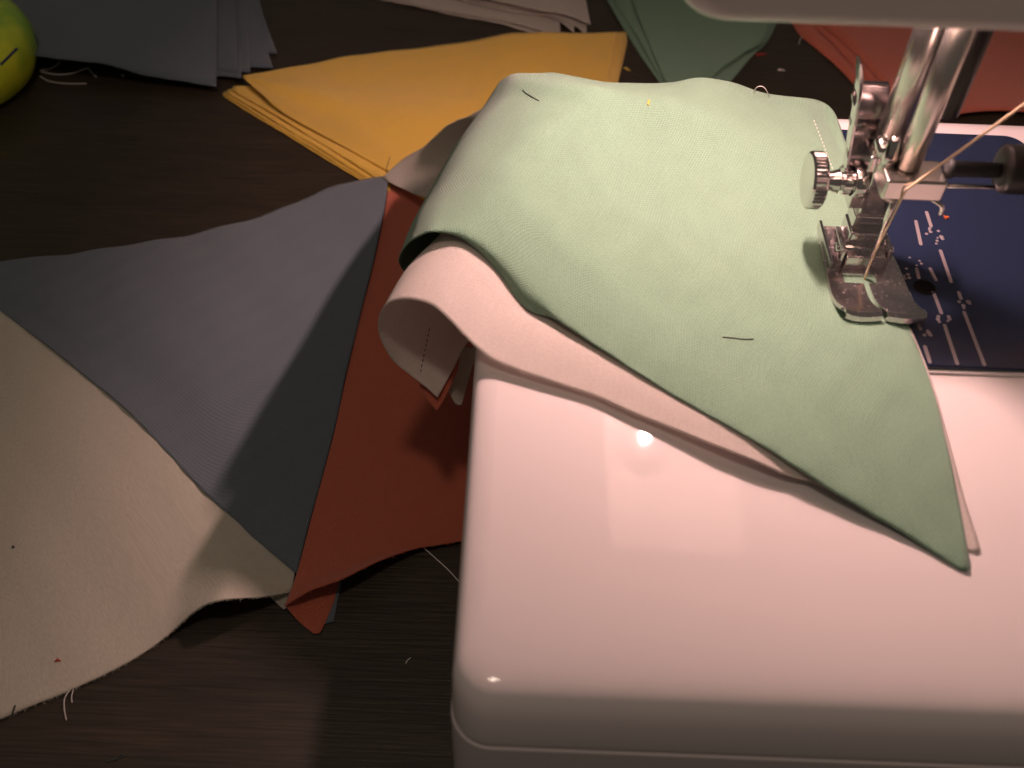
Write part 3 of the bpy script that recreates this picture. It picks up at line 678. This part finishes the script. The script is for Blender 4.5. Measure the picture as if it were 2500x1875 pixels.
sheet('cut_grey_pennant', [[(280, -320, t_ + 2.6), (420, -320, t_ + 2.6), (540, -160, t_ + 2.6), (577, 0, t_ + 2.6)], [(280, 165, t_ + 2.6), (430, 178, t_ + 2.6), (530, 186, t_ + 2.6), (590, 190, t_ + 2.6)]], M['grey'], 'fourth grey sheet from the bottom with a sliver of edge showing', gg, 4)
sheet('cut_grey_pennant', [[(280, -320, t_ + 3.4), (400, -320, t_ + 3.4), (520, -160, t_ + 3.4), (572, 0, t_ + 3.4)], [(280, 150, t_ + 3.4), (420, 160, t_ + 3.4), (520, 168, t_ + 3.4), (580, 178, t_ + 3.4)]], M['grey'], 'grey sheet just under the top one of the stack', gg, 5)
_, gtop = sheet('cut_grey_pennant', [[(-90, -320, t_ + 5), (60, -320, t_ + 5), (250, -320, t_ + 5), (400, -320, t_ + 5), (530, -320, t_ + 5)], [(-90, 0, t_ + 5), (60, 0, t_ + 5), (250, 0, t_ + 5.5), (400, 0, t_ + 5), (530, 0, t_ + 5)],
       [(-90, 120, t_ + 7), (90, 138, t_ + 9), (250, 156, t_ + 9), (360, 184, t_ + 6), (528, 211, t_ + 4)]], M['grey'], 'top grey sheet of the stack with a lifted front edge', gg, 6)
fuzz(gtop[-1], M['grey'], bpy.data.objects['cut_grey_pennant.005'], 80, .3, 1, .06, out=np.array([0, -1., 0]), seed=41)

yg = 'yellow pennants stacked behind the green cloth'
ylow = [(545, 226, 0), (541, 232, 1), (548, 220, 2), (556, 213, 3)]
for k, (dx, dz) in enumerate(((0, .5), (6, 1.2), (14, 2.0), (28, 2.9))):
    sheet('cut_yellow_pennant', [[(546 + dx * .9, 226 - dx * .55, t_ + dz), (700, 205, t_ + dz), (900, 160, t_ + dz), (1200, 110, t_ + dz), (1531 - k * 2, 80 - k * 1, t_ + dz)],
                             [(544 + dx * .8, 232 - dx * .5, t_ + dz), (700, 260, t_ + dz), (900, 300, t_ + dz), (1200, 270, t_ + dz), (1521 - k * 2, 150, t_ + dz)],
                             [(552 + dx, 240 - dx * .4, t_ + dz), (700 + dx * .5, 331 - dx * .9, t_ + dz), (880 + dx * .5, 441 - dx * .8, t_ + dz), (1000, 512 - dx * .8, t_ + dz), w(-70, 98, t_ + dz)]], M['yellow'],
          ('lowest yellow sheet, rounded end by the grey stack', 'second yellow sheet from the bottom, thin edge along the front', 'third yellow sheet from the bottom, thin edge along the front', 'yellow sheet just under the lifted top one')[k], yg, 11 + 2.3 * k, .32)
_, yt = sheet('cut_yellow_pennant', [[(593, 185, t_ + 6.5), (700, 166, t_ + 5.5), (850, 138, t_ + 5), (1000, 119, t_ + 5), (1130, 103, t_ + 5), (1200, 89, t_ + 6.5), (1260, 80, t_ + 8), (1320, 79, t_ + 8), (1400, 80, t_ + 6), (1508, 78, t_ + 5)],
                   [(594, 187, t_ + 6.5), (700, 190, t_ + 6), (850, 200, t_ + 5.6), (1000, 205, t_ + 5.4), (1130, 205, t_ + 5), (1200, 200, t_ + 5.4), (1260, 195, t_ + 6), (1320, 190, t_ + 6), (1400, 175, t_ + 5), (1500, 135, t_ + 4.6)],
                   [(594, 189, t_ + 6.5), (690, 208, t_ + 7.0), (800, 236, t_ + 7.0), (920, 262, t_ + 6.6), (1040, 284, t_ + 6.4), (1130, 296, t_ + 5.4), (1220, 300, t_ + 4.8), (1300, 290, t_ + 4.6), (1400, 260, t_ + 4.4), (1490, 200, t_ + 4.2)],
                   [(595, 190, t_ + 6.4), (680, 232, t_ + 5.6), (790, 280, t_ + 5), (900, 330, t_ + 5), (1020, 370, t_ + 4.8), (1110, 400, t_ + 4.4), w(-110, 140, t_ + 4.4), w(-95, 140, t_ + 4.2), w(-75, 150, t_ + 4), w(-52, 190, t_ + 4)],
                   [(596, 192, t_ + 6.2), (642, 234, t_ + 5.6), (690, 276, t_ + 4.4), (800, 337, t_ + 3.8), (931, 409, t_ + 3.8), (1000, 446, t_ + 3.8), w(-118, 118, t_ + 3.8), w(-100, 106, t_ + 3.6), w(-78, 100, t_ + 3.6), w(-54, 150, t_ + 3.6)]],
      M['yellow'], 'top yellow sheet of the stack, broad and softly creased', yg, 17, .25, 80, 60)

cg = 'cream pennants stacked at the far edge'
for k, (low_, rt_, dz, lb) in enumerate((
        ([(905, -8), (1000, 14), (1090, 33), (1225, 60), (1325, 88)], (1330, -260), .6, 'lowest cream sheet of the far stack, long front edge'),
        ([(940, -8), (1060, 20), (1150, 38), (1280, 64), (1369, 96)], (1358, -200), 1.6, 'second cream sheet of the far stack, corner cut square'),
        ([(1080, -10), (1174, 12), (1250, 30), (1347, 43), (1402, 80)], (1400, -200), 3.0, 'third cream sheet of the far stack, rippled edge'),
        ([(1100, -14), (1200, 12), (1330, 34), (1400, 60), (1433, 90)], (1425, -200), 3.8, 'cream sheet under the topmost one of the far stack'),
        ([(1130, -12), (1220, 4), (1310, 24), (1380, 36), (1442, 60)], (1395, -200), 6.2, 'topmost cream sheet of the far stack with a pointed corner'))):
    top = [(x - 60 + i * 10, -260, t_ + dz) for i, (x, y) in enumerate(low_[:-1])] + [(rt_[0], rt_[1], t_ + dz)]
    sheet('cut_cream_pennant', [top, [(x, y - 60, t_ + dz + .4) for (x, y) in low_[:-1]] + [(lerp(rt_[0], low_[-1][0], .75), low_[-1][1] - 60, t_ + dz + .3)], [(x, y, t_ + dz) for (x, y) in low_]], M['cream'], lb, cg, 21 + k, .3)

sg = 'sage green pennants stacked under the machine head'
for k, (l_, r__, dz, lb) in enumerate((
        ([(1440, -120), (1482, 0), (1548, 110), (1612, 205), (1690, 310)], [(1950, -120), (1888, 75), (1838, 135), (1778, 206), (1690, 312)], .6, 'lowest sage green sheet, widest of the stack'),
        ([(1460, -120), (1500, 0), (1556, 92), (1618, 200), (1690, 300)], [(1900, -120), (1880, 78), (1812, 138), (1742, 196), (1690, 302)], 1.8, 'middle sage green sheet with an edge showing on the left'),
        ([(1520, -120), (1543, 0), (1580, 95), (1628, 205), (1690, 292)], [(1895, -120), (1876, 74), (1806, 136), (1738, 192), (1690, 294)], 3.4, 'top sage green sheet of the stack'))):
    a = [(x, y, t_ + dz) for x, y in l_]; b_ = [(x, y, t_ + dz) for x, y in r__]
    mid = [((x + x2) / 2, (y + y2) / 2, t_ + dz + .8) for (x, y, z), (x2, y2, z2) in zip(a, b_)]
    sheet('cut_sage_pennant', [a, mid, b_], M['sage'], lb, sg, 31 + k, .25, 40, 24)
rg = 'red pennants stacked behind the needle'
for k, (l_, dz, lb) in enumerate((
        ([(1880, -40), (1945, 74), (1975, 103), (2040, 160), (2105, 228), (2160, 300)], .6, 'lowest red sheet, outermost edge towards the sage stack'),
        ([(1915, -40), (1985, 60), (2022, 96), (2085, 165), (2150, 235), (2200, 300)], 1.6, 'middle red sheet, second edge from the sage stack'),
        ([(1935, -40), (2010, 60), (2040, 86), (2105, 150), (2165, 215), (2240, 300)], 2.8, 'top red sheet of the stack behind the needle'))):
    a = [(x, y, t_ + dz) for x, y in l_]
    sheet('cut_red_pennant', [a, [(2420, y - 30, t_ + dz + .8) for (x, y) in l_], [(2720, y - 10, t_ + dz) for (x, y) in l_]], M['red'], lb, rg, 41 + k, .25, 40, 24)

# ------------------------------------------------------------------ lime plastic roll at the far left
c0 = P(-146, 190, T)
roll = mesh('plastic_roll', *lathe([(T + .2, 39), (T + 2, 42), (T + 8, 44.5), (T + 15, 45), (T + 21, 43), (T + 25, 39), (T + 26, 34), (T + 24, 27), (T + 16, 24), (T + 15, 2)], 'z', (c0[0], c0[1], 0), 64), M['lime'])
tag(roll, 'glossy lime green plastic roll cut off by the left side of the picture', 'plastic roll')
bl = [P(2, 158, T + 23), P(22, 138, T + 24), P(41, 119, T + 23.5)]
mesh('blue_line', *tube(cr(np.array(bl), np.linspace(0, 2, 12)), .55, 8), plain('blue_ink', (.005, .03, .12), .4), roll)

# ------------------------------------------------------------------ loose threads and lint
def strand(name, pts, r, mat, label, cat='thread', n=26):
    q_ = cr(np.array([W(p) for p in pts]), np.linspace(0, len(pts) - 1, n))
    return tag(mesh(name, *tube(q_, r, 6), mat), label, cat)
z0 = T + .25
strand('loose_thread', [(96, 172, z0), (120, 168, z0), (138, 160, z0 + 1), (146, 150, z0 + 2)], .16, M['thread_white'], 'short pale thread curling up beside the lime roll')
strand('loose_thread', [(100, 175, z0), (140, 182, z0), (180, 178, z0), (214, 166, z0 + .5), (222, 175, z0), (235, 188, z0)], .2, M['thread_white'], 'pale thread with a hooked end beside the lime roll')
strand('loose_thread', [(97, 186, z0), (120, 198, z0), (160, 204, z0), (211, 204, z0)], .2, M['thread_white'], 'lowest pale thread beside the lime roll, lying almost straight')
strand('loose_thread', [(1035, 1338, z0 + 1), (1060, 1360, z0), (1095, 1392, z0), (1125, 1425, z0)], .16, M['thread_white'], 'thin pale thread on the table below the red pennant')
strand('loose_thread', [(272, 1856, z0), (295, 1842, z0 + .3), (302, 1846, z0), (278, 1855, z0), (262, 1859, z0)], .2, M['thread_dark'], 'dark looped thread on the bare wood near the bottom edge')
strand('loose_thread', [(990, 1620, z0), (996, 1611, z0 + .3), (1003, 1606, z0)], .14, M['thread_white'], 'tiny pale fibre on the wood left of the machine')
strand('loose_thread', [on(G, 1838, 232, .2), (1848, 213, 11.5), (1866, 214, 11.5), on(G, 1882, 243, .2)], .12, M['thread_white'], 'white thread loop standing on the back ridge of the green cloth')
strand('loose_thread', [on(G, 1277, 219), on(G, 1282, 226), on(G, 1300, 237), on(G, 1316, 246)], .15, M['thread_dark'], 'dark thread snippet on the ridge of the green cloth', n=14)
strand('loose_thread', [on(G, 1764, 823), on(G, 1790, 825), on(G, 1815, 828), on(G, 1840, 828)], .17, M['thread_dark'], 'straight dark thread snippet on the middle of the green cloth', n=10)
strand('loose_thread', [(1950, 108, z0), (1953, 98, z0 + .5), (1958, 88, z0 + 1)], .14, M['thread_white'], 'short fibre on the table before the red stack', n=10)
strand('loose_thread', [(948, 432, t_ + 4), (944, 412, t_ + 9), (948, 396, t_ + 13), (952, 382, t_ + 15)], .12, M['thread_dark'], 'wispy dark thread standing where grey and cream pennants meet', n=14)
def fleck(px, py, z, mat, label, sx=2.4, sy=1.2):
    p = P(px, py, z) if not hasattr(z, 'shape') else np.array(on(z, px, py, .1)[1:])
    parts = []
    rr = random.Random(int(px))
    for k in range(7):
        a = p + np.array([rr.uniform(-sx, sx) * .4, rr.uniform(-sy, sy) * .4, rr.uniform(.05, .35)])
        b_ = a + np.array([rr.uniform(-sx, sx) * .5, rr.uniform(-sy, sy) * .5, rr.uniform(-.05, .3)])
        parts.append(tube([a, (a + b_) / 2 + [0, 0, .2], b_], .2, 5))
    tag(mesh('lint_fleck', *join(*parts), mat), label, 'lint')
fleck(1855, 134, T + .1, M['lint_red'], 'pinkish red lint fleck on the table behind the green cloth', 5, 2.5)
fleck(1905, 172, T + .1, M['thread_white'], 'pale lint fleck on the table behind the green cloth', 4, 1)
fleck(1532, 170, T + .1, M['lint_yellow'], 'yellow lint on the table beside the yellow stack', 5, 3)
fleck(1582, 253, G, M['lint_yellow'], 'yellow lint fleck on the green cloth', 1.4, 2.0)
fleck(2311, 533, 2.0, plain('orange_lint', (.6, .14, .03), .9), 'orange lint fleck on the needle plate', 1.6, 1.0)
fleck(143, 1615, BE, M['lint_red'], 'red lint fleck on the beige pennant', 1.6, .8)
fleck(33, 1336, BE, M['thread_dark'], 'dark speck on the beige pennant', .8, .8)
fleck(300, 186, T + .1, M['thread_white'], 'pale speck on the dark wood below the grey stack', .8, .8)
